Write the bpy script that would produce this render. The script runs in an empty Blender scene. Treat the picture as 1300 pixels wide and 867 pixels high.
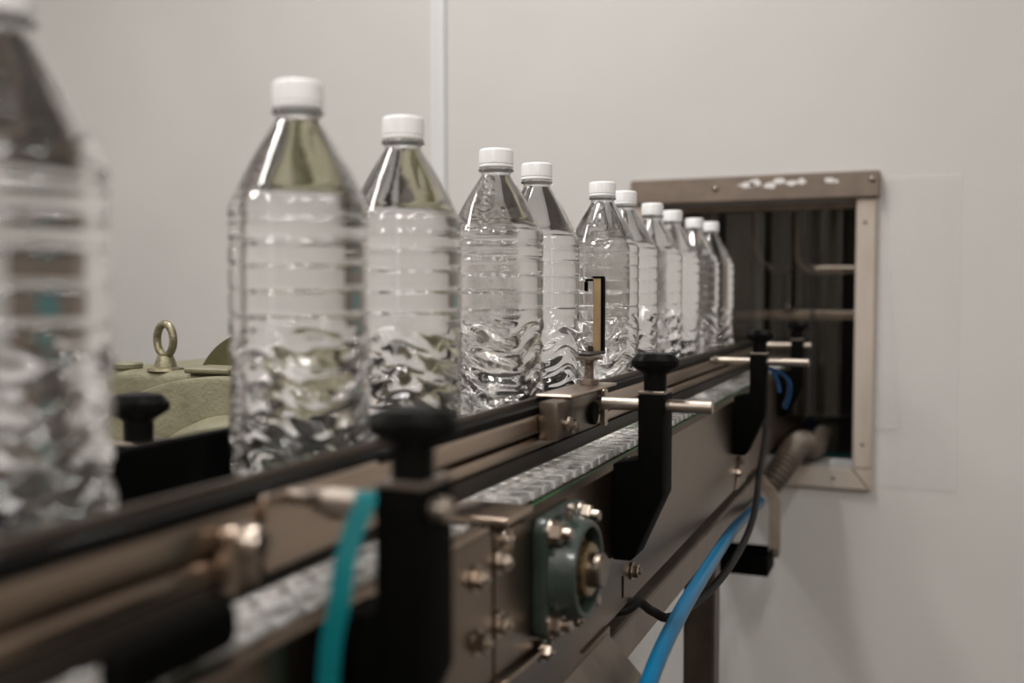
import bpy, bmesh, math, random
from mathutils import Vector, Matrix
random.seed(7)
sc = bpy.context.scene
C = sc.collection
PI = math.pi

# ------------------------------------------------------------------ camera
cam_d = bpy.data.cameras.new('camera')
cam = bpy.data.objects.new('camera', cam_d)
C.objects.link(cam)
cam.location = (0, 0, 1.1535)
cam.rotation_euler = (math.radians(90 - 2.672), 0, math.radians(22.168))
cam_d.sensor_width = 36.0
cam_d.lens = 35.0
cam_d.clip_start = 0.02
cam_d.dof.use_dof = True
cam_d.dof.focus_distance = 1.03
cam_d.dof.aperture_fstop = 3.1
cam_d.dof.aperture_blades = 8
sc.camera = cam

# ------------------------------------------------------------------ world, lamps, exposure
w = bpy.data.worlds.new('room_world'); sc.world = w
w.use_nodes = True
w.node_tree.nodes['Background'].inputs[0].default_value = (0.05, 0.045, 0.04, 1)
w.node_tree.nodes['Background'].inputs[1].default_value = 0.3

def area(name, loc, sx, sy, power, col=(1, 0.975, 0.945), rot=(0, 0, 0)):
    l = bpy.data.lights.new(name, 'AREA'); l.shape = 'RECTANGLE'
    l.size = sx; l.size_y = sy; l.energy = power; l.color = col
    o = bpy.data.objects.new(name, l); C.objects.link(o)
    o.location = loc; o.rotation_euler = rot
    return o
# fluorescent battens under the ceiling
for (lx, ly, pw) in ((-0.75, 0.85, 25), (1.25, -1.10, 19), (2.05, -1.85, 12), (0.45, -1.95, 34), (2.10, 0.35, 14), (-2.10, 0.15, 20), (-1.20, -1.95, 26)):
    area('fluorescent_and_fill_light', (lx, ly, 2.94), 0.13, 1.15, pw * 1.3)
area('fluorescent_and_fill_light', (-0.35, 3.35, 2.80), 0.06, 1.2, 3.6)      # unseen fill lamp, added to show the pipes beyond the opening

vs = sc.view_settings
vs.view_transform = 'Standard'; vs.look = 'None'
vs.gamma = 1.0; vs.use_curve_mapping = False
vs.exposure = 0.08
sc.cycles.max_bounces = 24
sc.cycles.transmission_bounces = 24
sc.cycles.glossy_bounces = 6
sc.cycles.diffuse_bounces = 4
sc.cycles.transparent_max_bounces = 16
sc.cycles.blur_glossy = 0.3
sc.cycles.sample_clamp_indirect = 50
sc.cycles.use_denoising = True

# ------------------------------------------------------------------ materials
def mat(name, col, rough=0.5, metal=0.0, var=0.0, vscale=20.0, bump=0.0, bscale=60.0, rvar=0.0,
        col2=None, stretch=(1, 1, 1), spec=0.5, coat=0.0):
    m = bpy.data.materials.new(name); m.use_nodes = True
    nt = m.node_tree; b = nt.nodes['Principled BSDF']
    b.inputs['Base Color'].default_value = (*col, 1)
    b.inputs['Roughness'].default_value = rough
    b.inputs['Metallic'].default_value = metal
    b.inputs['Specular IOR Level'].default_value = spec
    if coat: b.inputs['Coat Weight'].default_value = coat
    tc = nt.nodes.new('ShaderNodeTexCoord'); mp = nt.nodes.new('ShaderNodeMapping')
    mp.inputs['Scale'].default_value = stretch
    nt.links.new(tc.outputs['Object'], mp.inputs['Vector'])
    if var or col2:
        n = nt.nodes.new('ShaderNodeTexNoise'); n.inputs['Scale'].default_value = vscale
        n.inputs['Detail'].default_value = 6; n.inputs['Roughness'].default_value = 0.6
        nt.links.new(mp.outputs[0], n.inputs['Vector'])
        r = nt.nodes.new('ShaderNodeValToRGB')
        r.color_ramp.elements[0].position = 0.33; r.color_ramp.elements[1].position = 0.67
        c2 = col2 if col2 else tuple(max(0, c * (1 - var)) for c in col)
        r.color_ramp.elements[0].color = (*c2, 1)
        r.color_ramp.elements[1].color = (*col, 1)
        nt.links.new(n.outputs['Fac'], r.inputs['Fac'])
        nt.links.new(r.outputs[0], b.inputs['Base Color'])
        if rvar:
            mr = nt.nodes.new('ShaderNodeMapRange')
            mr.inputs['To Min'].default_value = max(0.02, rough - rvar); mr.inputs['To Max'].default_value = rough + rvar
            nt.links.new(n.outputs['Fac'], mr.inputs['Value']); nt.links.new(mr.outputs[0], b.inputs['Roughness'])
    if bump:
        n2 = nt.nodes.new('ShaderNodeTexNoise'); n2.inputs['Scale'].default_value = bscale
        n2.inputs['Detail'].default_value = 4
        nt.links.new(mp.outputs[0], n2.inputs['Vector'])
        bp = nt.nodes.new('ShaderNodeBump'); bp.inputs['Strength'].default_value = bump
        bp.inputs['Distance'].default_value = 0.002
        nt.links.new(n2.outputs['Fac'], bp.inputs['Height']); nt.links.new(bp.outputs[0], b.inputs['Normal'])
    return m

M = {}
M['wall'] = mat('painted_wall', (0.555, 0.54, 0.522), 0.55, var=0.05, vscale=2.5, bump=0.25, bscale=9)
M['brownwall'] = mat('brown_room_wall', (0.34, 0.30, 0.26), 0.8, var=0.2, vscale=1.5)
M['ceiling'] = mat('ceiling_paint', (0.33, 0.30, 0.27), 0.8, var=0.08, vscale=2)
M['floor'] = mat('concrete_floor', (0.13, 0.11, 0.095), 0.5, var=0.35, vscale=3, bump=0.2, bscale=30)
M['trim'] = mat('white_trim', (0.62, 0.625, 0.63), 0.35, var=0.03, vscale=8)
M['steel'] = mat('stainless_sheet', (0.225, 0.17, 0.128), 0.31, 1.0, var=0.22, vscale=14, rvar=0.07, bump=0.06, bscale=25)
M['bar'] = mat('brushed_bar', (0.50, 0.40, 0.32), 0.30, 1.0, var=0.30, vscale=22, rvar=0.08, stretch=(1, 0.12, 1), bump=0.15, bscale=120)
M['rod'] = mat('bright_rod', (0.40, 0.345, 0.295), 0.42, 1.0, var=0.15, vscale=60, stretch=(0.2, 1, 1))
M['dull'] = mat('dull_zinc', (0.30, 0.25, 0.21), 0.42, 1.0, var=0.4, vscale=18, rvar=0.12, bump=0.15, bscale=70)
M['darkstrip'] = mat('dark_brown_strip', (0.028, 0.022, 0.018), 0.45, 0.0, spec=0.25, var=0.4, vscale=25, stretch=(1, 0.2, 1))
M['blackrail'] = mat('black_rail_plastic', (0.005, 0.0045, 0.004), 0.5, 0.0, var=0.3, vscale=40, spec=0.08)
M['railtop'] = mat('brown_rail_top', (0.12, 0.096, 0.078), 0.4, 0.7, var=0.4, vscale=25, stretch=(1, 0.2, 1))
M['strap'] = mat('grey_strap_steel', (0.42, 0.35, 0.285), 0.5, 0.5, var=0.25, vscale=20)
M['clampdark'] = mat('dark_clamp_steel', (0.22, 0.18, 0.145), 0.35, 1.0, var=0.5, vscale=30, rvar=0.1, bump=0.2, bscale=80)
M['black'] = mat('black_plastic', (0.002, 0.002, 0.0018), 0.6, 0.0, var=0.3, vscale=80, bump=0.1, bscale=400, spec=0.03)
M['knob'] = mat('black_knob_plastic', (0.004, 0.004, 0.0038), 0.42, 0.0, var=0.3, vscale=60, spec=0.07)
M['belt'] = mat('wet_grey_belt', (0.90, 0.89, 0.87), 0.18, 0.1, col2=(0.30, 0.265, 0.23), vscale=42, rvar=0.12, bump=1.0, bscale=150, coat=0.8)
M['green'] = mat('green_wear_strip', (0.02, 0.10, 0.035), 0.4, var=0.3, vscale=30)
M['castgreen'] = mat('green_cast_iron', (0.020, 0.034, 0.028), 0.42, 0.0, var=0.5, vscale=45, bump=0.3, bscale=160, coat=0.2)
M['bolt'] = mat('bolt_steel', (0.40, 0.34, 0.285), 0.28, 1.0, var=0.25, vscale=120)
M['olive'] = mat('olive_machine_paint', (0.19, 0.178, 0.112), 0.5, 0.0, var=0.0, col2=(0.13, 0.117, 0.068), vscale=24, bump=0.5, bscale=220)
M['olivedark'] = mat('dark_olive_paint', (0.085, 0.08, 0.03), 0.5, 0.0, var=0.3, vscale=30)
M['eye'] = mat('worn_eye_bolt', (0.30, 0.27, 0.17), 0.4, 0.6, var=0.5, vscale=120, bump=0.4, bscale=300)
M['cap'] = mat('white_cap_plastic', (0.88, 0.88, 0.88), 0.38, 0.0, var=0.02, vscale=30)
M['teal'] = mat('teal_strap', (0.0, 0.125, 0.14), 0.5, 0.0, spec=0.15, var=0.35, vscale=35)
M['blue'] = mat('blue_hose', (0.0, 0.115, 0.24), 0.3, 0.0, spec=0.25, var=0.15, vscale=30)
M['deepblue'] = mat('blue_tape', (0.008, 0.045, 0.13), 0.4, 0.0, spec=0.2, var=0.4, vscale=60)
M['cable'] = mat('black_cable', (0.006, 0.0055, 0.005), 0.5, 0.0, spec=0.15, var=0.3, vscale=50)
M['conduit'] = mat('grey_conduit', (0.16, 0.13, 0.105), 0.4, 0.3, var=0.3, vscale=40)
M['grease'] = mat('greasy_brass', (0.30, 0.21, 0.11), 0.28, 0.8, col2=(0.05, 0.035, 0.02), vscale=70, bump=0.5, bscale=150)
M['legsteel'] = mat('dark_leg_steel', (0.085, 0.068, 0.054), 0.4, 0.8, var=0.3, vscale=14)
M['brass'] = mat('brass_reflector', (0.44, 0.31, 0.175), 0.45, 0.55, var=0.15, vscale=60)
M['headrail'] = mat('dull_metal_beam', (0.215, 0.165, 0.13), 0.55, 0.3, var=0.3, vscale=14, bump=0.2, bscale=40)
M['jamb'] = mat('scuffed_jamb', (0.50, 0.45, 0.40), 0.55, 0.0, col2=(0.36, 0.29, 0.225), vscale=9, stretch=(1, 1, 0.25), bump=0.2, bscale=30)
M['paintpatch'] = mat('white_paint_smear', (0.75, 0.72, 0.69), 0.5, var=0.1, vscale=40)
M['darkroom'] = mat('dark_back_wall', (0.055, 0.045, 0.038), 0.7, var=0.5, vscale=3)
M['backsteel'] = mat('tarnished_pipe', (0.45, 0.38, 0.32), 0.28, 1.0, var=0.3, vscale=30)
M['backdark'] = mat('dark_machine', (0.05, 0.042, 0.036), 0.45, 0.3, var=0.4, vscale=12)
M['backolive'] = mat('olive_column', (0.16, 0.145, 0.10), 0.5, var=0.3, vscale=12)
M['backteal'] = mat('teal_box', (0.01, 0.12, 0.13), 0.4, var=0.3, vscale=12)
M['cabinet'] = mat('brown_machine_paint', (0.10, 0.072, 0.05), 0.45, 0.0, var=0.3, vscale=8)
M['ochre'] = mat('ochre_bar', (0.26, 0.19, 0.11), 0.45, 0.3, var=0.3, vscale=20)

def glass_mat():
    m = bpy.data.materials.new('clear_bottle_with_water'); m.use_nodes = True
    nt = m.node_tree; b = nt.nodes['Principled BSDF']
    b.inputs['Base Color'].default_value = (1.0, 1.0, 1.0, 1)
    b.inputs['Roughness'].default_value = 0.0
    b.inputs['IOR'].default_value = 1.36
    b.inputs['Transmission Weight'].default_value = 1.0
    b.inputs['Coat Weight'].default_value = 1.0; b.inputs['Coat IOR'].default_value = 1.58; b.inputs['Coat Roughness'].default_value = 0.02
    tc = nt.nodes.new('ShaderNodeTexCoord'); n = nt.nodes.new('ShaderNodeTexNoise')
    n.inputs['Scale'].default_value = 36; n.inputs['Detail'].default_value = 3
    nt.links.new(tc.outputs['Object'], n.inputs['Vector'])
    bp = nt.nodes.new('ShaderNodeBump'); bp.inputs['Strength'].default_value = 0.16; bp.inputs['Distance'].default_value = 0.003
    nt.links.new(n.outputs['Fac'], bp.inputs['Height']); nt.links.new(bp.outputs[0], b.inputs['Normal'])
    return m
M['water'] = glass_mat()

def strip_mat():
    m = bpy.data.materials.new('clear_vinyl_strip'); m.use_nodes = True
    nt = m.node_tree; nt.nodes.remove(nt.nodes['Principled BSDF'])
    out = nt.nodes['Material Output']
    tr = nt.nodes.new('ShaderNodeBsdfTransparent'); tr.inputs[0].default_value = (0.90, 0.88, 0.85, 1)
    df = nt.nodes.new('ShaderNodeBsdfDiffuse'); df.inputs[0].default_value = (0.6, 0.54, 0.48, 1)
    gl = nt.nodes.new('ShaderNodeBsdfGlossy'); gl.inputs['Roughness'].default_value = 0.12
    gl.inputs[0].default_value = (0.9, 0.88, 0.85, 1)
    tc = nt.nodes.new('ShaderNodeTexCoord'); mp = nt.nodes.new('ShaderNodeMapping'); mp.inputs['Scale'].default_value = (1, 1, 0.08)
    n = nt.nodes.new('ShaderNodeTexNoise'); n.inputs['Scale'].default_value = 40
    mr = nt.nodes.new('ShaderNodeMapRange'); mr.inputs['To Min'].default_value = 0.0; mr.inputs['To Max'].default_value = 0.022
    nt.links.new(tc.outputs['Object'], mp.inputs[0]); nt.links.new(mp.outputs[0], n.inputs['Vector']); nt.links.new(n.outputs['Fac'], mr.inputs['Value'])
    m1 = nt.nodes.new('ShaderNodeMixShader'); nt.links.new(mr.outputs[0], m1.inputs[0])
    nt.links.new(tr.outputs[0], m1.inputs[1]); nt.links.new(df.outputs[0], m1.inputs[2])
    m2 = nt.nodes.new('ShaderNodeMixShader'); m2.inputs[0].default_value = 0.03
    nt.links.new(m1.outputs[0], m2.inputs[1]); nt.links.new(gl.outputs[0], m2.inputs[2])
    nt.links.new(m2.outputs[0], out.inputs[0])
    return m
M['vinyl'] = strip_mat()

def sheet_mat():
    m = mat('thin_plastic_sheet', (0.80, 0.79, 0.78), 0.35, var=0.04, vscale=10, bump=0.3, bscale=14)
    m.node_tree.nodes['Principled BSDF'].inputs['Alpha'].default_value = 0.22
    return m
M['sheet'] = sheet_mat()

# ------------------------------------------------------------------ mesh helpers (world coordinates)
def box(bm, x0, x1, y0, y1, z0, z1, bev=0.0, seg=1):
    r = bmesh.ops.create_cube(bm, size=1.0)
    vs_ = r['verts']
    for v in vs_:
        v.co = Vector((x0 + (v.co.x + .5) * (x1 - x0), y0 + (v.co.y + .5) * (y1 - y0), z0 + (v.co.z + .5) * (z1 - z0)))
    if bev:
        es = list({e for v in vs_ for e in v.link_edges})
        bmesh.ops.bevel(bm, geom=es, offset=bev, segments=seg, profile=0.5, affect='EDGES')

def axis_matrix(c, d):
    d = Vector(d).normalized()
    q = Vector((0, 0, 1)).rotation_difference(d)
    return Matrix.Translation(Vector(c)) @ q.to_matrix().to_4x4()

def lathe(bm, prof, c=(0, 0, 0), d=(0, 0, 1), n=32, rfun=None, spin=0.0):
    """prof: list of (radius, height) along axis d from c. Closed with caps when radius is 0 at the ends."""
    mw = axis_matrix(c, d)
    rings = []
    for (r, h) in prof:
        if r <= 1e-7:
            rings.append([bm.verts.new(mw @ Vector((0, 0, h)))])
        else:
            ring = []
            for i in range(n):
                a = 2 * PI * i / n + spin
                rr = rfun(r, h, a) if rfun else r
                ring.append(bm.verts.new(mw @ Vector((rr * math.cos(a), rr * math.sin(a), h))))
            rings.append(ring)
    for a, b in zip(rings[:-1], rings[1:]):
        if len(a) == 1 and len(b) == 1: continue
        for i in range(n):
            j = (i + 1) % n
            if len(a) == 1: bm.faces.new((a[0], b[j], b[i]))
            elif len(b) == 1: bm.faces.new((a[i], a[j], b[0]))
            else: bm.faces.new((a[i], a[j], b[j], b[i]))

def cyl(bm, c, d, r, h, n=24, ch=0.0):
    if ch: prof = [(0, 0), (r - ch, 0), (r, ch), (r, h - ch), (r - ch, h), (0, h)]
    else: prof = [(0, 0), (r, 0), (r, h), (0, h)]
    lathe(bm, prof, c, d, n)

def prism(bm, pts, axis, a0, a1, bev=0.0):
    """pts: 2D polygon; axis 'y': (x,z) extruded over y; 'x': (y,z) over x; 'z': (x,y) over z."""
    def mk(p, a):
        if axis == 'y': return (p[0], a, p[1])
        if axis == 'x': return (a, p[0], p[1])
        return (p[0], p[1], a)
    A = [bm.verts.new(mk(p, a0)) for p in pts]; B = [bm.verts.new(mk(p, a1)) for p in pts]
    fs = [bm.faces.new(A), bm.faces.new(list(reversed(B)))]
    n = len(pts)
    for i in range(n):
        fs.append(bm.faces.new((A[i], B[i], B[(i + 1) % n], A[(i + 1) % n])))
    bmesh.ops.recalc_face_normals(bm, faces=fs)
    if bev:
        es = list({e for f in fs for e in f.edges})
        bmesh.ops.bevel(bm, geom=es, offset=bev, segments=2, profile=0.5, affect='EDGES')

def spline(pts, n):
    P = [Vector(p) for p in pts]; P = [P[0] * 2 - P[1]] + P + [P[-1] * 2 - P[-2]]
    out = []; segs = len(P) - 3
    for i in range(n + 1):
        t = i / n * segs; k = min(int(t), segs - 1); u = t - k
        a, b, c, d = P[k:k + 4]
        out.append(0.5 * ((2 * b) + (c - a) * u + (2 * a - 5 * b + 4 * c - d) * u * u + (3 * b - a - 3 * c + d) * u ** 3))
    return out

def tube(bm, pts, r, n=40, seg=12, rfun=None, flat=None):
    """flat=(w,t): ribbon cross-section instead of a round one."""
    P = spline(pts, n); up = Vector((0, 0, 1)); prev = None; rings = []
    for i, p in enumerate(P):
        t = (P[min(i + 1, n)] - P[max(i - 1, 0)]).normalized()
        if prev is None:
            s = t.cross(up)
            if s.length < 1e-3: s = t.cross(Vector((0, 1, 0)))
            s.normalize()
        else:
            s = (prev - t * prev.dot(t)).normalized()
        prev = s; b = t.cross(s)
        rr = rfun(i / n) if rfun else r
        if flat:
            wv, tv = flat
            ring = [bm.verts.new(p + s * (a * wv / 2) + b * (c * tv / 2)) for a, c in ((-1, -1), (1, -1), (1, 1), (-1, 1))]
        else:
            ring = [bm.verts.new(p + s * rr * math.cos(2 * PI * k / seg) + b * rr * math.sin(2 * PI * k / seg)) for k in range(seg)]
        rings.append(ring)
    m = len(rings[0])
    for a, b in zip(rings[:-1], rings[1:]):
        for i in range(m): bm.faces.new((a[i], a[(i + 1) % m], b[(i + 1) % m], b[i]))
    bm.faces.new(list(reversed(rings[0]))); bm.faces.new(rings[-1])

def hexhead(bm, c, d, r, h, spin=0.0):
    lathe(bm, [(0, 0), (r, 0), (r, h * .82), (r * .86, h), (0, h)], c, d, 6, spin=spin)

class B:
    def __init__(s): s.bm = bmesh.new()

def origin(p):
    o = Vector((0, 0, 0))
    while p is not None:
        o += p.location; p = p.parent
    return o

def obj(name, bm, m, parent=None, smooth=False, auto=None, org=None):
    """links the bmesh as one mesh object; the vertices come in world coordinates."""
    bmesh.ops.recalc_face_normals(bm, faces=bm.faces[:])
    if parent is not None: base = origin(parent)
    elif org is not None: base = Vector(org)
    else:
        xs = [v.co for v in bm.verts]
        base = Vector(((min(v.x for v in xs) + max(v.x for v in xs)) / 2, (min(v.y for v in xs) + max(v.y for v in xs)) / 2, min(v.z for v in xs)))
    for v in bm.verts: v.co -= base
    me = bpy.data.meshes.new(name); bm.to_mesh(me); bm.free()
    me.materials.append(M[m] if isinstance(m, str) else m)
    o = bpy.data.objects.new(name, me); C.objects.link(o)
    if parent is not None: o.parent = parent
    else: o.location = base
    if smooth or auto is not None:
        for p in me.polygons: p.use_smooth = True
        if auto is not None: me.set_sharp_from_angle(angle=math.radians(auto))
    return o

def tag(o, label, cat, group=None):
    o['label'] = label; o['category'] = cat
    if group: o['group'] = group
    return o

def thing(name, label, cat, loc, group=None):
    o = bpy.data.objects.new(name, None); C.objects.link(o); o.location = loc
    o.empty_display_size = 0.03
    return tag(o, label, cat, group)

def lab(o, text): o['label'] = text; return o

def struct(o, label, cat):
    o['kind'] = 'structure'; o['label'] = label; o['category'] = cat; return o

def dup(root, loc, label=None, rotz=0.0):
    r = root.copy(); C.objects.link(r); r.location = loc; r.rotation_euler = (0, 0, rotz)
    if label: r['label'] = label
    for ch in list(root.children):
        c = ch.copy(); C.objects.link(c); c.parent = r
        for g in list(ch.children):
            d = g.copy(); C.objects.link(d); d.parent = c
    return r

# ================================================================== THE ROOM
WY = 2.15                     # face of the wall with the opening
OX0, OX1, OZ0, OZ1 = -0.56, -0.1185, 0.80, 1.35
bm = bmesh.new()
box(bm, -3.0, OX0, WY, WY + .1, 0, 3); box(bm, OX1, 2.6, WY, WY + .1, 0, 3)
box(bm, OX0, OX1, WY, WY + .1, 0, OZ0); box(bm, OX0, OX1, WY, WY + .1, OZ1, 3)
bmesh.ops.remove_doubles(bm, verts=bm.verts[:], dist=1e-5)
struct(obj('wall_back', bm, 'wall'), 'pale painted wall pierced by the dark conveyor opening', 'wall')
for n, a, m, l in (('wall_left', (-3.1, -3.0, -2.7, 2.25, 0, 3), 'wall', 'pale painted wall beyond the gear motor'),
                ('wall_right', (2.6, 2.7, -2.7, 2.25, 0, 3), 'brownwall', 'brown wall across from the conveyor'),
                ('wall_front', (-3.0, 2.6, -2.7, -2.6, 0, 3), 'brownwall', 'brown wall facing the opening'),
                ('floor', (-3.1, 2.7, -2.7, 4.6, -0.1, 0), 'floor', 'dark concrete floor under the conveyor'),
                ('ceiling', (-3.1, 2.7, -2.7, 4.6, 3.0, 3.1), 'ceiling', 'dull painted ceiling above the conveyor')):
    bm = bmesh.new(); box(bm, *a); struct(obj(n, bm, m), l, n.split('_')[0])
bm = bmesh.new()
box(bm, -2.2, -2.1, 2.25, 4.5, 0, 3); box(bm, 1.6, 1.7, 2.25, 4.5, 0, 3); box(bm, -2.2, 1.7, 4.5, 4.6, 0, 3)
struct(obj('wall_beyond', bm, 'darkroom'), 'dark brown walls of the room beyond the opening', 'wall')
bm = bmesh.new(); box(bm, -1.068, -1.044, WY - .012, WY, 0, 3, .004, 2)
box(bm, -1.082, -1.068, WY - .006, WY, 0, 3)
struct(obj('trim_1', bm, 'trim'), 'white vertical cover strip on the pale wall', 'trim')

# frame around the opening
win = bpy.data.objects.new('window_1', None); C.objects.link(win); win.location = (-.34, WY, OZ0)
struct(win, 'scuffed frame around the dark opening in the wall', 'window')
bm = bmesh.new(); box(bm, -.585, -.074, WY - .03, WY, 1.349, 1.402, .003)
head = lab(obj('head_rail', bm, 'headrail', win), 'dull brown metal rail with white paint smears')
bm = bmesh.new(); box(bm, -.1185, -.080, WY - .02, WY + .1, .80, 1.349, .003)
lab(obj('jamb', bm, 'jamb', win), 'scuffed cream side board')
bm = bmesh.new(); box(bm, -.60, -.5605, WY - .02, WY + .1, .80, 1.349, .003); obj('jamb', bm, 'jamb', win)
bm = bmesh.new(); prism(bm, [(-.60, .757), (-.086, .757), (-.121, .7985), (-.60, .7985)], 'y', WY - .02, WY, .002)
obj('sill', bm, 'jamb', win)
bm = bmesh.new(); prism(bm, [(-.0835, .757), (-.080, .757), (-.080, .7995), (-.1185, .7995)], 'y', WY - .019, WY, .001)
obj('corner_block', bm, 'jamb', win)
for (x, z) in ((-.40, 1.378), (-.088, 1.385)):
    bm = bmesh.new(); lathe(bm, [(.007, 0), (.006, .003), (.003, .005), (0, .0055)], (x, WY - .03, z), (0, -1, 0), 12); obj('screw', bm, 'bolt', head, smooth=True)
for (x, z) in ((-.101, 1.30), (-.100, .85)):
    bm = bmesh.new(); lathe(bm, [(.004, 0), (.003, .002), (0, .0025)], (x, WY - .02, z), (0, -1, 0), 12); obj('screw', bm, 'dull', win, smooth=True)
bm = bmesh.new(); lathe(bm, [(.004, 0), (.003, .002), (0, .0025)], (-.155, WY - .02, .778), (0, -1, 0), 12); obj('screw', bm, 'dull', win, smooth=True)
random.seed(3)
for (x, z, sx, sz) in ((-.335, 1.383, .020, .006), (-.318, 1.386, .014, .008), (-.288, 1.379, .012, .007), (-.268, 1.389, .013, .006),
                       (-.245, 1.383, .014, .005), (-.225, 1.386, .010, .006), (-.17, 1.386, .012, .006), (-.158, 1.383, .006, .004)):
    bm = bmesh.new()
    ring = []
    for k in range(14):
        a = 2 * PI * k / 14; q = random.uniform(.65, 1.15)
        ring.append((x + sx * q * math.cos(a), z + sz * q * math.sin(a)))
    prism(bm, ring, 'y', WY - .0308, WY - .0298)
    obj('paint_smear', bm, 'paintpatch', head)

# vinyl strips hanging in the opening
cur = thing('strip_curtain', 'clear vinyl strip curtain hanging in the dark wall opening', 'curtain', (-.25, 2.21, .89))
bm = bmesh.new(); box(bm, OX0 + .002, OX1 - .002, 2.206, 2.214, 1.335, 1.349); obj('hanging_bar', bm, 'dull', cur)
for k, (x0, x1, yo, zb) in enumerate(((-.555, -.478, 0.0, 1.06), (-.474, -.412, .0, 1.02), (-.395, -.312, .002, 1.012), (-.296, -.2535, -.002, 1.010), (-.246, -.200, -.002, .893), (-.197, -.150, .003, .892))):
    bm = bmesh.new(); nx = 14; nz = 16; g = []
    for j in range(nz + 1):
        z = zb + (1.336 - zb) * j / nz; row = []
        for i in range(nx + 1):
            u = i / nx; x = x0 + (x1 - x0) * u
            y = 2.222 + yo + .004 * math.sin(u * PI * 2.2 + k * 1.7) + .003 * math.sin(z * 9 + k)
            row.append((x, y, z))
        g.append(row)
    for off in (0.0, .0016):
        vv = [[bm.verts.new((p[0], p[1] + off, p[2])) for p in row] for row in g]
        for j in range(nz):
            for i in range(nx): bm.faces.new((vv[j][i], vv[j][i + 1], vv[j + 1][i + 1], vv[j + 1][i]))
    obj('strip', bm, 'vinyl', cur, smooth=True)

# plastic sheet taped to the wall beside the opening
bm = bmesh.new(); nx, nz = 22, 40; vv = []
for j in range(nz + 1):
    z = .765 + (1.392 - .765) * j / nz; row = []
    for i in range(nx + 1):
        x = -.070 + .145 * i / nx
        y = WY - .004 - .0025 * max(0, math.sin(x * 70 + z * 4)) - .002 * max(0, math.sin(z * 33 + x * 12)) * (1 if z < .9 else .2)
        row.append(bm.verts.new((x, y, z)))
    vv.append(row)
for j in range(nz):
    for i in range(nx): bm.faces.new((vv[j][i], vv[j][i + 1], vv[j + 1][i + 1], vv[j + 1][i]))
tag(obj('plastic_sheet', bm, 'sheet', smooth=True), 'thin clear plastic sheet taped on the pale wall beside the opening', 'sheet')

bm = bmesh.new(); nx, nz = 10, 30; vv = []
for j in range(nz + 1):
    u = j / nz; z = .885 + (1.375 - .885) * u; x0 = -.079; x1 = -.066 + .036 * (1 - u); row = []
    for i in range(nx + 1):
        q = i / nx; x = x0 + (x1 - x0) * q
        row.append(bm.verts.new((x, WY - .006 - .010 * (1 - u) * math.sin(q * PI) - .004 * (1 - u), z)))
    vv.append(row)
for j in range(nz):
    for i in range(nx): bm.faces.new((vv[j][i], vv[j][i + 1], vv[j + 1][i + 1], vv[j + 1][i]))
tag(obj('plastic_flap', bm, 'sheet', smooth=True), 'narrow loose plastic flap hanging along the cream side board', 'plastic')

# ================================================================== things in the room beyond
def back_pipe(name, pts, r, m, label, cat, n=40):
    bm = bmesh.new(); tube(bm, pts, r, n=n, seg=14); return tag(obj(name, bm, m, smooth=True), label, cat)
back_pipe('elbow_pipe', [(-.306, 2.8, 2.2), (-.306, 2.8, 1.6), (-.306, 2.8, 1.285), (-.298, 2.8, 1.245), (-.27, 2.8, 1.22), (-.20, 2.8, 1.216), (.35, 2.8, 1.216)], .0155, 'backsteel', 'shiny steel pipe bent in an elbow beyond the vinyl strips', 'pipe', 120)
back_pipe('curved_pipe', [(-.425, 2.85, 2.0), (-.425, 2.85, 1.35), (-.423, 2.85, 1.28), (-.405, 2.85, 1.245), (-.37, 2.85, 1.225), (-.30, 2.9, 1.22)], .011, 'backsteel', 'thin curved steel pipe behind the bottles in the dark room', 'pipe', 100)
for (x, y, r, m, lbl) in ((-.47, 3.36, .03, 'backolive', 'round olive grey post beyond the opening'), (-.245, 3.34, .024, 'backolive', 'slim olive post beside the steel elbow pipe'),
                    (-.38, 3.62, .04, 'backdark', 'thick dark post behind the thin curved pipe'), (-.10, 3.40, .03, 'backolive', 'olive grey post seen by the cream side board')):
    bm = bmesh.new(); cyl(bm, (x, y, 0), (0, 0, 1), r, 2.6, 20); cyl(bm, (x, y, 0), (0, 0, 1), r * 1.8, .012, 20)
    tag(obj('post', bm, m, auto=40), lbl, 'post')
bm = bmesh.new(); cyl(bm, (-.2725, 2.90, 0), (0, 0, 1), .004, 2.4, 10); tag(obj('blue_line', bm, 'deepblue', auto=40), 'thin blue tube running upright in the dark room', 'tube')
fr = thing('filling_machine', 'dark filling machine with crossbars beyond the opening', 'machine', (-.3, 3.0, 0))
for x in (-.62, .12):
    bm = bmesh.new(); box(bm, x - .02, x + .02, 2.98, 3.02, 0, 1.7, .003); obj('upright', bm, 'backdark', fr)
for (z, m) in ((1.095, 'backsteel'), (.80, 'backdark'), (1.50, 'backdark')):
    bm = bmesh.new(); box(bm, -.64, .14, 2.965, 2.98, z - .012, z + .012, .002); obj('crossbar', bm, m, fr)
bm = bmesh.new(); box(bm, -.60, -.44, 3.10, 3.14, 1.05, 1.45, .004); obj('panel', bm, 'backolive', fr)
bm = bmesh.new(); box(bm, -.20, -.02, 3.12, 3.16, 1.22, 1.62, .004); obj('panel', bm, 'backolive', fr)
bm = bmesh.new(); lathe(bm, [(0, 0), (.010, .002), (.015, .010), (.012, .022), (0, .026)], (-.345, 2.96, 1.115), (0, -1, 0), 16); tag(obj('round_gauge', bm, 'backsteel', smooth=True), 'small shiny round gauge on the machine crossbar', 'gauge')
bm = bmesh.new(); box(bm, -.34, .05, 2.45, 2.78, .0, .735, .01); tag(obj('crate', bm, 'backteal'), 'teal crate on the floor beyond the opening', 'crate')

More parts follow.
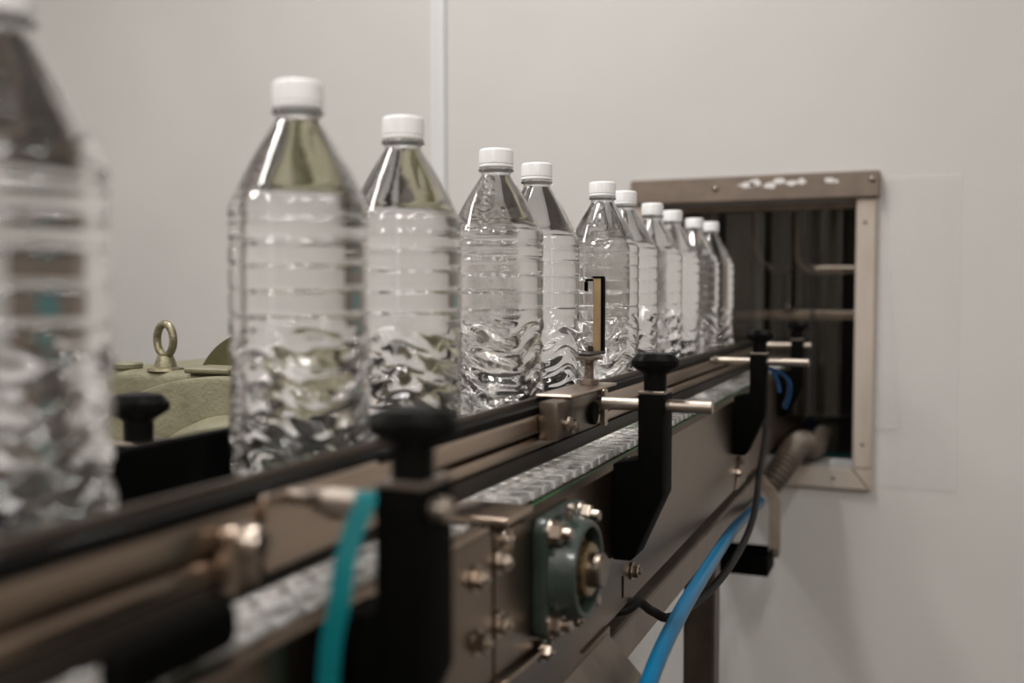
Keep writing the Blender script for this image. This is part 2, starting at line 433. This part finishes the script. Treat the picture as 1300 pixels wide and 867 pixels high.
# ================================================================== CONVEYOR
conv = thing('conveyor', 'stainless steel conveyor with modular belt running through the wall opening', 'conveyor', (-.36, 1.2, 0))
bm = bmesh.new()
prism(bm, [(-.250, .862), (-.250, .997), (-.2625, .997), (-.2625, .994), (-.253, .994), (-.253, .862)], 'y', .585, 2.6, 0)
plate = lab(obj('side_plate', bm, 'steel', conv), 'reflective stainless side plate')
bm = bmesh.new(); box(bm, -.473, -.470, .10, 2.6, .862, 1.002); obj('side_plate', bm, 'steel', conv)
# near plate, a little proud, with rounded top corner
bm = bmesh.new()
prism(bm, [(.08, .80), (.578, .80), (.578, .997), (.572, 1.003), (.08, 1.003)], 'x', -.253, -.2495, 0)
nplate = obj('end_plate', bm, 'steel', conv)
bm = bmesh.new()
prism(bm, [(.44, .905), (.583, .905), (.583, .60), (.44, .60)], 'x', -.2492, -.2465, 0)
obj('lower_plate', bm, 'steel', conv)
bm = bmesh.new(); prism(bm, [(.583, .60), (.835, .60), (.835, .8615), (.76, .8615), (.69, .897), (.583, .897)], 'x', -.2492, -.2468, 0)
obj('drive_plate', bm, 'steel', conv)
bm = bmesh.new(); tube(bm, [(-.2455, .585, .901), (-.2455, .64, .899), (-.2455, .69, .8975)], .0022, n=6, seg=8); obj('rolled_edge', bm, 'bar', conv, smooth=True)
# top lip of the near plate and the cross flange at the joint
bm = bmesh.new(); box(bm, -.262, -.2495, .08, .575, 1.0035, 1.0055, .0005); obj('top_lip', bm, 'bar', conv)
bm = bmesh.new(); box(bm, -.345, -.2475, .600, .648, 1.0010, 1.0060, .001); lab(obj('cross_flange', bm, 'bar', conv), 'bright folded flange across the joint')
bm = bmesh.new(); box(bm, -.2665, -.2630, .10, 2.6, .985, .9965); obj('wear_strip', bm, 'green', conv)
bm = bmesh.new(); box(bm, -.458, -.452, .10, 2.6, .985, .999); obj('wear_strip', bm, 'green', conv)
# drip pan flaring out below the drive plate
bm = bmesh.new()
prism(bm, [(-.2465, .857), (-.2165, .825), (-.2165, .62), (-.2185, .62), (-.2185, .8242), (-.2465, .8545)], 'y', .44, .828, 0)
obj('drip_pan', bm, 'dull', conv)
# beam under the side plate
bm = bmesh.new(); box(bm, -.302, -.257, .60, 1.85, .796, .836, .004, 2); obj('beam', bm, 'dull', conv)
bm = bmesh.new(); box(bm, -.470, -.424, .10, 1.85, .806, .846, .004, 2); obj('beam', bm, 'dull', conv)
for (x, y) in ((-.277, 1.395), (-.447, 1.395), (-.277, .22), (-.447, .22)):
    bm = bmesh.new(); box(bm, x - .022, x + .022, y - .022, y + .022, .012, .796, .004, 2); box(bm, x - .04, x + .04, y - .04, y + .04, 0, .012)
    obj('leg', bm, 'legsteel', conv)
for y in (.35, .9, 1.6, 2.05):
    bm = bmesh.new(); box(bm, -.470, -.254, y - .012, y + .012, .93, .955); obj('cross_member', bm, 'dull', conv)
# gusset near the far bracket
bm = bmesh.new(); prism(bm, [(1.50, .862), (1.585, .862), (1.56, .925), (1.545, .925)], 'x', -.2498, -.246, .0008); obj('gusset', bm, 'dull', conv)

# bolts on the plates
def bolt(parent, y, z, x=-.2495, r=.0065, h=.006, stud=True, name='bolt'):
    bm = bmesh.new()
    cyl(bm, (x, y, z), (1, 0, 0), r * 1.35, .0012, 20)
    hexhead(bm, (x + .0012, y, z), (1, 0, 0), r, h, random.uniform(0, 1))
    if stud: cyl(bm, (x + h, y, z), (1, 0, 0), r * .52, .0035, 12, .001)
    return obj(name, bm, 'bolt', parent, auto=35)
for (y, z) in ((.5530, .979), (.5560, .938)): bolt(nplate, y, z)
for (y, z, h) in ((.5905, .980, .006), (.5905, .939, .006), (.603, .990, .003)): bolt(plate, y, z, h=h, stud=h > .004)
bolt(plate, .918, .8895); bolt(plate, 1.515, .885); bolt(plate, 1.53, .90)
bolt(plate, .74, .8965, r=.0055); bolt(plate, .664, .8965, x=-.2468, r=.006)
bm = bmesh.new(); prism(bm, [(.885, .872), (.8885, .872), (.8885, .892), (.885, .892)], 'x', -.2500, -.2494); obj('slot', bm, 'black', plate)

# four-bolt flange bearing
cy, cz, hw = .695, .951, .044
bm = bmesh.new()
def rrect(cy, cz, h, r, n=5):
    out = []
    for (sy, sz, a0) in ((1, 1, 0), (-1, 1, 90), (-1, -1, 180), (1, -1, 270)):
        for k in range(n + 1):
            a = math.radians(a0 + 90 * k / n); out.append((cy + sy * (h - r) + r * math.cos(a), cz + sz * (h - r) + r * math.sin(a)))
    return out
prism(bm, rrect(cy, cz, hw, .011), 'x', -.2500, -.2395, .0018)
bear = lab(obj('flange_bearing', bm, 'castgreen', conv, auto=35), 'dark green cast square bearing unit')
bm = bmesh.new()
lathe(bm, [(0, -.2400), (.041, -.2400), (.0385, -.235), (.0360, -.224), (.0352, -.2215), (.0335, -.2208), (.0315, -.2212), (.0305, -.2235), (.0295, -.2365), (0, -.2365)], (0, cy, cz), (1, 0, 0), 56)
obj('bearing_boss', bm, 'castgreen', bear, auto=40)
bm = bmesh.new()
lathe(bm, [(.0290, -.2362), (.0265, -.2300), (.0225, -.2280), (.0205, -.2265), (.0200, -.2205), (.0185, -.2190), (.0, -.2190)], (0, cy, cz), (1, 0, 0), 40)
lab(obj('bearing_insert', bm, 'grease', bear, auto=40), 'greasy brass-coloured bearing insert')
bm = bmesh.new(); lathe(bm, [(0, -.224), (.0130, -.224), (.0130, -.2115), (.0115, -.2100), (0, -.2100)], (0, cy, cz), (1, 0, 0), 32); obj('shaft', bm, 'clampdark', bear, auto=40)
bm = bmesh.new(); cyl(bm, (-.236, cy - .008, cz + .035), (.3, -.1, 1), .003, .010, 10, .001); lathe(bm, [(0, 0), (.0035, 0), (.0035, .003), (.0015, .005), (0, .005)], (-.233, cy - .009, cz + .045), (.3, -.1, 1), 10); obj('grease_nipple', bm, 'rod', bear, auto=40)
for (sy, sz) in ((-1, 1), (1, 1), (-1, -1), (1, -1)):
    bm = bmesh.new(); y, z = cy + sy * .033, cz + sz * .033
    cyl(bm, (-.2396, y, z), (1, 0, 0), .010, .0018, 20); hexhead(bm, (-.238, y, z), (1, 0, 0), .0085, .0075, random.uniform(0, 1)); cyl(bm, (-.2315, y, z), (1, 0, 0), .0045, .008, 14, .001)
    obj('nut', bm, 'bolt', bear, auto=35)
    bm = bmesh.new(); prism(bm, [(cy + sy * .020, cz + sz * .038), (cy + sy * .038, cz + sz * .018), (cy + sy * .026, cz + sz * .012), (cy + sy * .012, cz + sz * .026)], 'x', -.2398, -.236, .0008); obj('rib', bm, 'castgreen', bear)

# belt modules
bm = bmesh.new(); W = .170; NF = 12; fw = W / NF; p = .0254
box(bm, -W / 2, W / 2, -.0045, .0045, -.007, 0, .0006)
for k in range(NF):
    x0 = -W / 2 + k * fw
    if k % 2 == 0: box(bm, x0 + .0008, x0 + fw - .0008, -.0045 - .0118, -.0040, -.007, -.0002)
    else: box(bm, x0 + .0008, x0 + fw - .0008, .0040, .0045 + .0118, -.007, -.0002)
proto_me = bpy.data.meshes.new('belt_module'); bmesh.ops.recalc_face_normals(bm, faces=bm.faces[:]); bm.to_mesh(proto_me); bm.free(); proto_me.materials.append(M['belt'])
random.seed(11)
y = .14
while y < 2.55:
    o = bpy.data.objects.new('belt_module', proto_me); C.objects.link(o); o.parent = conv
    o.location = Vector((-.3605 + random.uniform(-.0006, .0006), y, 1.0 + random.uniform(-.0005, .0002))) - conv.location
    o.rotation_euler = (random.uniform(-.012, .012), random.uniform(-.006, .006), 0)
    y += p

# ================================================================== GUIDE RAILS
def rail(x_in, s, label):
    """x_in: face against the bottles, s=+1 front rail, -1 rear rail"""
    t = thing('guide_rail', label, 'guide rail', (x_in, 1.0, 1.013))
    def strip(n, a, b_, z0, z1, m, bev=.0, y0=.05, y1=2.08, seg=3, text=None):
        xs = sorted((x_in + s * a, x_in + s * b_)); bm = bmesh.new(); box(bm, xs[0], xs[1], y0, y1, z0, z1, bev, seg)
        o = obj(n, bm, m, t, auto=30)
        if text: lab(o, text)
        return o
    return t, strip
fr_, st = rail(-.3025, 1, 'front guide rail of two tan steel bars between the bottles and black brackets')
st('back_web', .0025, .005, 1.0135, 1.062, 'darkstrip')
st('top_strip', 0, .0035, 1.052, 1.0665, 'railtop', .001)
st('cover_strip', .004, .014, 1.0550, 1.0615, 'blackrail', .001)
st('upper_bar', .005, .017, 1.0400, 1.0553, 'bar', .0035, text='tan brushed steel bar')
st('lower_bar', .005, .016, 1.0270, 1.0368, 'bar', .003, text='tan brushed steel bar')
st('lower_strip', .003, .014, 1.0115, 1.0250, 'darkstrip', .0015)
rr_, st = rail(-.4065, -1, 'rear black guide rail along the far side of the bottles')
st('guide_strip', 0, .010, 1.030, 1.068, 'black', .002)
st('back_bar', .011, .018, 1.036, 1.060, 'bar', .002)
# splice plate and clamp on the near stretch of the front rail
bm = bmesh.new(); box(bm, -.2850, -.2815, .385, .492, 1.0225, 1.0590, .001); sp = obj('splice_plate', bm, 'bar', fr_)
bm = bmesh.new(); hexhead(bm, (-.2815, .447, 1.041), (1, 0, 0), .006, .006); cyl(bm, (-.2760, .447, 1.041), (1, 0, 0), .0035, .008, 12, .001); obj('bolt', bm, 'bolt', sp, auto=35)
bm = bmesh.new(); box(bm, -.2855, -.2745, .352, .372, 1.0215, 1.0515, .003, 2); cl = obj('clamp', bm, 'bar', fr_)
bm = bmesh.new(); lathe(bm, [(0, 0), (.008, 0), (.008, .006), (.006, .0085), (0, .009)], (-.2745, .3625, 1.043), (1, 0, 0), 18); obj('clamp_screw', bm, 'bolt', cl, auto=40)
bm = bmesh.new(); box(bm, -.2700, -.2560, .265, .335, 1.0075, 1.0290, .008, 4); lab(obj('clamp_block', bm, 'black', fr_), 'black rounded block under the near rail')

# sensor mounting clamp on the rail (dark block with top plate)
mt = thing('reflector', 'upright brass reflector on a bolt clamped to the front guide rail', 'reflector', (-.284, .82, 1.034))
bm = bmesh.new(); box(bm, -.2852, -.2685, .757, .868, 1.0345, 1.0665, .002, 2); blk = obj('clamp_block', bm, 'clampdark', mt, auto=35)
bm = bmesh.new(); box(bm, -.2985, -.2660, .785, .920, 1.0670, 1.0697, .0008); lab(obj('top_plate', bm, 'bar', mt), 'flat scratched steel plate')
bm = bmesh.new(); box(bm, -.2685, -.2640, .872, .884, 1.0330, 1.0670, .001); obj('clamp_leg', bm, 'bar', mt)
for (y, z) in ((.777, 1.047), (.795, 1.043)):
    bm = bmesh.new(); lathe(bm, [(0, 0), (.006, 0), (.006, .004), (.004, .006), (0, .0065)], (-.2685, y, z), (1, 0, 0), 16); obj('screw', bm, 'bolt', blk, auto=40)
bm = bmesh.new(); cyl(bm, (-.2685, .848, 1.048), (1, 0, 0), .0105, .004, 20, .001); obj('bushing', bm, 'black', blk, auto=40)
bm = bmesh.new()
hexhead(bm, (-.284, .888, 1.0700), (0, 0, 1), .0095, .0050)
lathe(bm, [(0, 0), (.0048, 0)] + [(.0048 - .0007 * (k % 2), .001 + k * .0008) for k in range(20)] + [(.0048, .0172), (.0048, .0175), (.0125, .0192), (.0125, .0215), (0, .0215)], (-.284, .888, 1.0745), (0, 0, 1), 24)
lab(obj('bolt', bm, 'dull', mt, auto=35), 'upright threaded bolt with disc head')
bm = bmesh.new(); box(bm, -.2945, -.2860, .9325, .9350, 1.0975, 1.170, .0008); obj('reflector_plate', bm, 'brass', mt)
bm = bmesh.new()
box(bm, -.2862, -.2840, .9315, .9400, 1.0955, 1.171, .0008); box(bm, -.2950, -.2840, .9315, .9400, 1.1700, 1.1718, .0006)
box(bm, -.2950, -.2840, .9352, .9400, 1.0955, 1.1705, .0006)
lab(obj('reflector_housing', bm, 'black', mt), 'thin black rim behind the brass face')
bm = bmesh.new(); box(bm, -.2945, -.2820, .888, .9345, 1.0962, 1.0990, .0006); box(bm, -.2975, -.2945, .926, .934, 1.097, 1.104); obj('foot', bm, 'darkstrip', mt)
bm = bmesh.new(); box(bm, -.3025, -.2945, .934, .938, 1.1670, 1.1692); box(bm, -.3040, -.3008, .933, .938, 1.157, 1.1670, .001); obj('hook', bm, 'black', mt)

# ================================================================== BRACKETS WITH KNOBS
def knob_mesh(bm, c, spin=0.0, s=1.0):
    """three-lobed knob; spin is the direction of one lobe"""
    def rf(r, h, a):
        k = max(0.0, min(1.0, (h / s - .015) / .004)); u = 0.5 - 0.5 * math.cos(3 * (a - spin))
        return r * (1 - .42 * k * u ** 1.6)
    lathe(bm, [(0, 0), (.0100 * s, 0), (.0104 * s, .016 * s)], c, (0, 0, 1), 40)
    lathe(bm, [(.0104 * s, .0140 * s), (0.0137 * s, .0165 * s), (0.0215 * s, .0210 * s), (0.0226 * s, .0225 * s), (0.0226 * s, .0270 * s), (0.0173 * s, .0325 * s), (0.0159 * s, .0330 * s), (0, .0325 * s)], c, (0, 0, 1), 72, rfun=rf)

def bracket(y0, label, xr=(-.2640, -.1637), thick=.036, spin=math.radians(-16), rear=False, dz=0.0):
    sgn = -1 if rear else 1
    def X(x): return x if not rear else (-.723 - x)       # mirrored about the belt's middle
    t = thing('rail_bracket', label, 'bracket', (X(-.2275), y0 + thick / 2, .917), 'black rail brackets along the conveyor')
    pts = [(-.2493, .917), (-.2330, .917), (-.2300, .9195), (-.2042, .977), (-.2042, 1.0660), (-.2268, 1.0660), (-.2268, 1.0085), (-.2493, 1.0035)]
    pts = [(X(a), b_ + dz) for a, b_ in pts]
    bm = bmesh.new(); prism(bm, pts, 'y', y0, y0 + thick, .0012); obj('bracket_arm', bm, 'black', t, auto=30)
    bm = bmesh.new(); xs = sorted((X(-.2270), X(-.2035))); box(bm, xs[0], xs[1], y0 + .001, y0 + thick - .001, 1.0662 + dz, 1.0690 + dz, .0005); obj('top_cap', bm, 'dull', t)
    bm = bmesh.new(); knob_mesh(bm, (X(-.2150), y0 + thick * .42, 1.0690 + dz), spin); lab(obj('knob', bm, 'knob', t, auto=24), 'black lobed clamping knob')
    xs = sorted((X(xr[0]), X(xr[1]))); bm = bmesh.new(); cyl(bm, (xs[0], y0 + thick * .42, 1.0555 + dz), (1, 0, 0), .0058, xs[1] - xs[0], 24, .0008); rod = lab(obj('rod', bm, 'rod', t, auto=35), 'bright round steel rod')
    e = X(xr[0]); bm = bmesh.new(); hexhead(bm, (e, y0 + thick * .42, 1.0555 + dz), (-sgn, 0, 0), .0062, .008); cyl(bm, (e - sgn * .008, y0 + thick * .42, 1.0555 + dz), (-sgn, 0, 0), .004, max(.004, abs(e - (-.2835 if not rear else -.4255)) - .008), 12); obj('rod_screw', bm, 'dull', rod, auto=35)
    return t
bracket(.391, 'black rail bracket with the teal strap hanging beside it', xr=(-.262, -.196), spin=math.radians(0))
bracket(.850, 'black rail bracket with bright rod just past the green bearing')
bracket(1.480, 'black rail bracket with long thin rod and blue tape', xr=(-.275, -.1442))
bracket(1.985, 'black rail bracket with short rod close to the wall opening', xr=(-.275, -.190))
bracket(.533, 'black rear rail bracket and knob in front of the olive gear motor', rear=True, dz=-.018, spin=math.radians(10), xr=(-.275, -.190))
bracket(1.05, 'black rear rail bracket hidden behind the middle bottles', rear=True, xr=(-.275, -.190))
bracket(1.65, 'black rear rail bracket behind the far bottles', rear=True, xr=(-.275, -.190))

# ================================================================== BOTTLES
R0, HB = .0437, .2735
def bottle_profile():
    pr = [(0, .006), (.012, .0055), (.024, .003), (.031, .0004), (.036, .0), (.0398, .0022), (.0420, .006)]
    z = .010
    while z < .209: pr.append((R0, z)); z += (.0012 if z < .128 else .0006)
    for k in range(1, 8):
        a = k / 8 * PI / 2 * .70; pr.append((R0 - .006 * (1 - math.cos(a)), .209 + .0085 * math.sin(a)))
    r1, z1 = pr[-1]; r2, z2 = .0142, .2650
    for k in range(1, 21):
        u = k / 20; pr.append((r1 + (r2 - r1) * u + .0012 * math.sin(u * PI), z1 + (z2 - z1) * u))
    pr += [(.0138, .2662), (.0136, .2690), (.0160, .2694), (.0163, .2704), (.0163, .2714), (.0158, .2722), (.0132, .2726), (.0130, .2740), (.0130, .2860), (0, .2860)]
    return pr
GRO = (.2035, .1890, .1740, .1585, .1430)
def bottle_r(r, z, a):
    if z < .0095 or z > .2685: return r
    rr = r
    if z < .209:
        for g in GRO:
            d = (z - g) / .0015
            if abs(d) < 3: rr -= .00105 * math.exp(-d * d)
        wz = max(0.0, min(1.0, (z - .010) / .012)) * max(0.0, min(1.0, (.138 - z) / .012))
        if wz > 0:
            ph = 2 * PI * (z + .0105 * math.sin(3 * a) + .0025 * math.sin(7 * a + 40 * z)) / .0185
            rr -= wz * .0019 * (0.5 + 0.5 * math.cos(ph)) + wz * .0005 * math.sin(5 * a + 90 * z) + wz * .00022 * math.sin(2 * ph + 9 * a)
    elif z < .266:
        u = (z - .209) / .057
        rr += .00045 * math.sin(PI * u) * math.cos(10 * a)
    return rr
bt = thing('water_bottle', 'x', 'bottle', (0, 0, 0), 'clear water bottles in a row on the conveyor')
bm = bmesh.new(); lathe(bm, bottle_profile(), n=120, rfun=bottle_r)
lab(obj('body', bm, 'water', bt, smooth=True), 'clear ribbed plastic body full of water')
def knurl(r, z, a): return r + (.00025 * (1 if math.sin(48 * a) > 0 else -1) if .2768 < z < .2880 else 0)
bm = bmesh.new(); lathe(bm, [(.0133, .2762), (.0152, .2762), (.0155, .2768), (.0155, .2770), (.0155, .2878), (.0153, .2888), (.0143, .2899), (.0110, .2903), (0, .2903)], n=144, rfun=knurl)
cp = lab(obj('cap', bm, 'cap', bt, auto=50), 'white ribbed screw cap')
bm = bmesh.new(); lathe(bm, [(.0132, .2728), (.0154, .2730), (.0157, .2736), (.0157, .2752), (.0153, .2757), (.0133, .2757)], n=64)
obj('tamper_ring', bm, 'cap', cp, smooth=True)
ordn = ['first', 'second', 'third', 'fourth', 'fifth', 'sixth', 'seventh', 'eighth', 'ninth', 'tenth', 'eleventh']
spots = [(-.3535, 1.826), (-.362, 1.728), (-.361, 1.556), (-.360, 1.425), (-.3515, 1.246), (-.3475, 1.136), (-.3600, .950), (-.360, .845), (-.3605, .668), (-.362, .533), (-.360, .310)]
spins = [0.3, 1.9, 0.9, 2.6, 1.2, 0.1, 2.2, .55, 1.5, 2.9, .8]
# belt surface sits at z = 1.0
for k, (x, y) in enumerate(spots):
    lbl = 'full clear water bottle with white cap, %s in the row counted from the wall opening' % ordn[k]
    if k == 0:
        bt.location = (x, y, 1.0006); bt.rotation_euler = (0, 0, spins[0]); bt['label'] = lbl
    else: dup(bt, (x, y, 1.0006), lbl, spins[k])
for o in sc.objects:
    if o.name.split('.')[0] == 'water_bottle': o.scale = (1, 1, .985)

# ================================================================== GEAR MOTOR
gm = thing('gear_motor', 'olive green gear motor with an eye bolt behind the conveyor', 'motor', (-.70, .95, 0))
bm = bmesh.new(); box(bm, -.88, -.56, .865, 1.12, .885, 1.0700, .012, 3); obj('housing', bm, 'olive', gm, auto=40)
arc = [(-.672 + .300 * math.cos(math.radians(a)), .768 + .300 * math.sin(math.radians(a))) for a in range(60, 137, 3)]
bm = bmesh.new(); prism(bm, arc + [(arc[-1][0], .885), (arc[0][0], .885)], 'y', .838, .866, .006); obj('front_cover', bm, 'olive', gm, auto=35)
bm = bmesh.new(); lathe(bm, [(0, 0), (.116, 0), (.112, .022), (.104, .030), (.085, .034), (0, .034)], (-.652, .837, .914), (0, -1, 0), 72); obj('bearing_cover', bm, 'olive', gm, auto=35)
bm = bmesh.new(); lathe(bm, [(0, 0), (.082, 0), (.082, .05), (0, .05)], (-.712, 1.0, 1.028), (0, -1, 0), 64); lab(obj('end_disc', bm, 'olivedark', gm, auto=35), 'dark olive round disc')
bm = bmesh.new(); box(bm, -.735, -.675, .860, .905, 1.0690, 1.0755, .002); obj('pad', bm, 'olive', gm)
bm = bmesh.new(); box(bm, -.672, -.600, .858, .90, 1.0660, 1.0790, .003); obj('pad', bm, 'olive', gm)
bm = bmesh.new(); cyl(bm, (-.835, .885, 1.0690), (0, 0, 1), .017, .008, 24, .002); obj('plug', bm, 'olive', gm, auto=40)
bm = bmesh.new(); ring = []
ec = Vector((-.780, .885, 1.1035)); ax = Vector((1, -.25, 0)).normalized()
NR, NS = 40, 14
for i in range(NR):
    a = 2 * PI * i / NR; dirv = ax * math.cos(a) + Vector((0, 0, 1)) * math.sin(a); nrm = ax.cross(Vector((0, 0, 1)))
    ring.append([bm.verts.new(ec + Vector((dirv.x, dirv.y, dirv.z * 1.18)) * .0150 + (dirv * math.cos(2 * PI * k / NS) + nrm * math.sin(2 * PI * k / NS)) * .0044) for k in range(NS)])
for i in range(NR):
    for k in range(NS): bm.faces.new((ring[i][k], ring[(i + 1) % NR][k], ring[(i + 1) % NR][(k + 1) % NS], ring[i][(k + 1) % NS]))
lathe(bm, [(0, 0), (.020, 0), (.019, .003), (.0125, .0045), (.0110, .010), (.0085, .0165), (0, .0165)], (-.780, .885, 1.0690), (0, 0, 1), 28)
lab(obj('eye_bolt', bm, 'eye', gm, auto=50), 'worn olive lifting eye bolt')
bm = bmesh.new()
for (x, y) in ((-.85, .89), (-.59, .89), (-.85, 1.09), (-.59, 1.09)): box(bm, x - .02, x + .02, y - .02, y + .02, 0, .60)
box(bm, -.88, -.54, .82, 1.12, .60, .884, .004); obj('stand', bm, 'cabinet', gm)

# ================================================================== HOSES, CABLES, TRAY
bm = bmesh.new(); tube(bm, [(-.249, 1.765, .793), (-.246, 1.70, .797), (-.236, 1.56, .815), (-.222, 1.32, .842), (-.206, 1.08, .8585), (-.200, .90, .8565), (-.198, .79, .840), (-.194, .70, .805), (-.194, .63, .74), (-.194, .60, .60)], .0075, n=70, seg=14)
tag(obj('blue_hose', bm, 'blue', smooth=True), 'bright blue air hose curving down below the side plate', 'hose')
bm = bmesh.new(); tube(bm, [(-.238, 1.70, .985), (-.228, 1.66, .93), (-.217, 1.52, .885), (-.203, 1.38, .855), (-.200, 1.25, .837), (-.206, 1.10, .828), (-.222, .975, .831), (-.236, .948, .842), (-.2445, .925, .857), (-.252, .905, .8545), (-.275, .885, .853)], .0046, n=90, seg=12)
tag(obj('black_cable', bm, 'cable', smooth=True), 'thin black cable looping beside the blue hose', 'cable')
bm = bmesh.new()
tube(bm, [(-.20, 2.40, .828), (-.20, 2.22, .829), (-.200, 2.12, .842), (-.205, 2.05, .859), (-.214, 1.995, .861), (-.226, 1.945, .840), (-.242, 1.912, .812), (-.258, 1.900, .785)], .024, n=260, seg=20, rfun=lambda u: .0215 + .0034 * math.sin(u * 2 * PI * 32))
tag(obj('conduit', bm, 'conduit', smooth=True), 'grey corrugated conduit bending out over the sill', 'conduit')
ct = thing('cable_tray', 'small black cable tray on a bent steel strap by the wall', 'tray', (-.27, 1.84, .650))
bm = bmesh.new()
box(bm, -.330, -.240, 1.80, 1.885, .650, .655); box(bm, -.330, -.325, 1.80, 1.885, .655, .685); box(bm, -.245, -.240, 1.80, 1.885, .655, .682); box(bm, -.325, -.245, 1.80, 1.804, .655, .686); box(bm, -.325, -.245, 1.881, 1.885, .655, .686)
obj('tray_body', bm, 'black', ct)
bm = bmesh.new(); prism(bm, [(-.298, .838), (-.268, .826), (-.2400, .795), (-.2290, .772), (-.2290, .672), (-.2500, .672), (-.2500, .766), (-.2560, .782), (-.2720, .800), (-.298, .808)], 'y', 1.880, 1.888, .0008)
lab(obj('strap', bm, 'strap', ct), 'bent grey steel strap')
bm = bmesh.new(); box(bm, -.303, -.288, 1.853, 1.895, .800, .846, .002); obj('strap_foot', bm, 'dull', ct)
bm = bmesh.new(); cyl(bm, (-.240, 1.87, .676), (1, 0, 0), .007, .010, 14, .001); obj('strap_screw', bm, 'dull', ct, auto=40)

# teal strap hanging at the near bracket
bm = bmesh.new(); tube(bm, [(-.2310, .3895, 1.0640), (-.2285, .386, 1.0605), (-.2305, .380, 1.050), (-.2315, .373, 1.035), (-.2320, .369, 1.018), (-.2350, .367, 1.000), (-.2365, .366, .97), (-.2370, .365, .90), (-.238, .365, .78)], .004, n=60, seg=6, flat=(.0095, .0022))
tag(obj('teal_strap', bm, 'teal', auto=40), 'teal plastic strap hanging down at the near black bracket', 'strap')
# blue tape at the far bracket
bm = bmesh.new(); tube(bm, [(-.2040, 1.500, 1.046), (-.196, 1.502, 1.041), (-.190, 1.505, 1.026), (-.187, 1.506, 1.010)], .003, n=20, flat=(.011, .005))
tube(bm, [(-.2010, 1.510, 1.044), (-.186, 1.515, 1.038), (-.175, 1.520, 1.024), (-.176, 1.523, 1.004), (-.182, 1.524, .985)], .003, n=24, flat=(.013, .005))
tag(obj('blue_tape', bm, 'deepblue', auto=40), 'loose blue tape tied on the far black bracket', 'tape')

# ================================================================== machines standing off to the far left
cab = thing('control_cabinet', 'dark brown control cabinet with a teal panel standing far left of the conveyor', 'cabinet', (-2.6, 1.45, 0))
bm = bmesh.new(); box(bm, -2.92, -2.32, 1.00, 1.92, .05, 1.28, .01, 2); obj('body', bm, 'cabinet', cab)
bm = bmesh.new(); box(bm, -2.88, -2.36, 1.02, 1.90, 0, .05); obj('plinth', bm, 'black', cab)
bm = bmesh.new(); box(bm, -2.317, -2.305, 1.30, 1.60, 1.06, 1.18, .004); obj('panel', bm, 'backteal', cab)
bm = bmesh.new(); box(bm, -2.317, -2.305, 1.04, 1.88, .12, .98, .004); obj('door', bm, 'backdark', cab)
base = thing('low_machine', 'low dark brown machine standing behind the olive gear motor', 'machine', (-1.35, 1.55, 0))
bm = bmesh.new(); box(bm, -1.75, -.94, 1.25, 1.90, .06, .88, .012, 2); obj('housing', bm, 'cabinet', base)
bm = bmesh.new(); box(bm, -1.78, -.92, 1.23, 1.92, .88, .905, .004); obj('lid', bm, 'backdark', base)
bm = bmesh.new(); box(bm, -1.70, -.98, 1.29, 1.86, 0, .06); obj('plinth', bm, 'black', base)
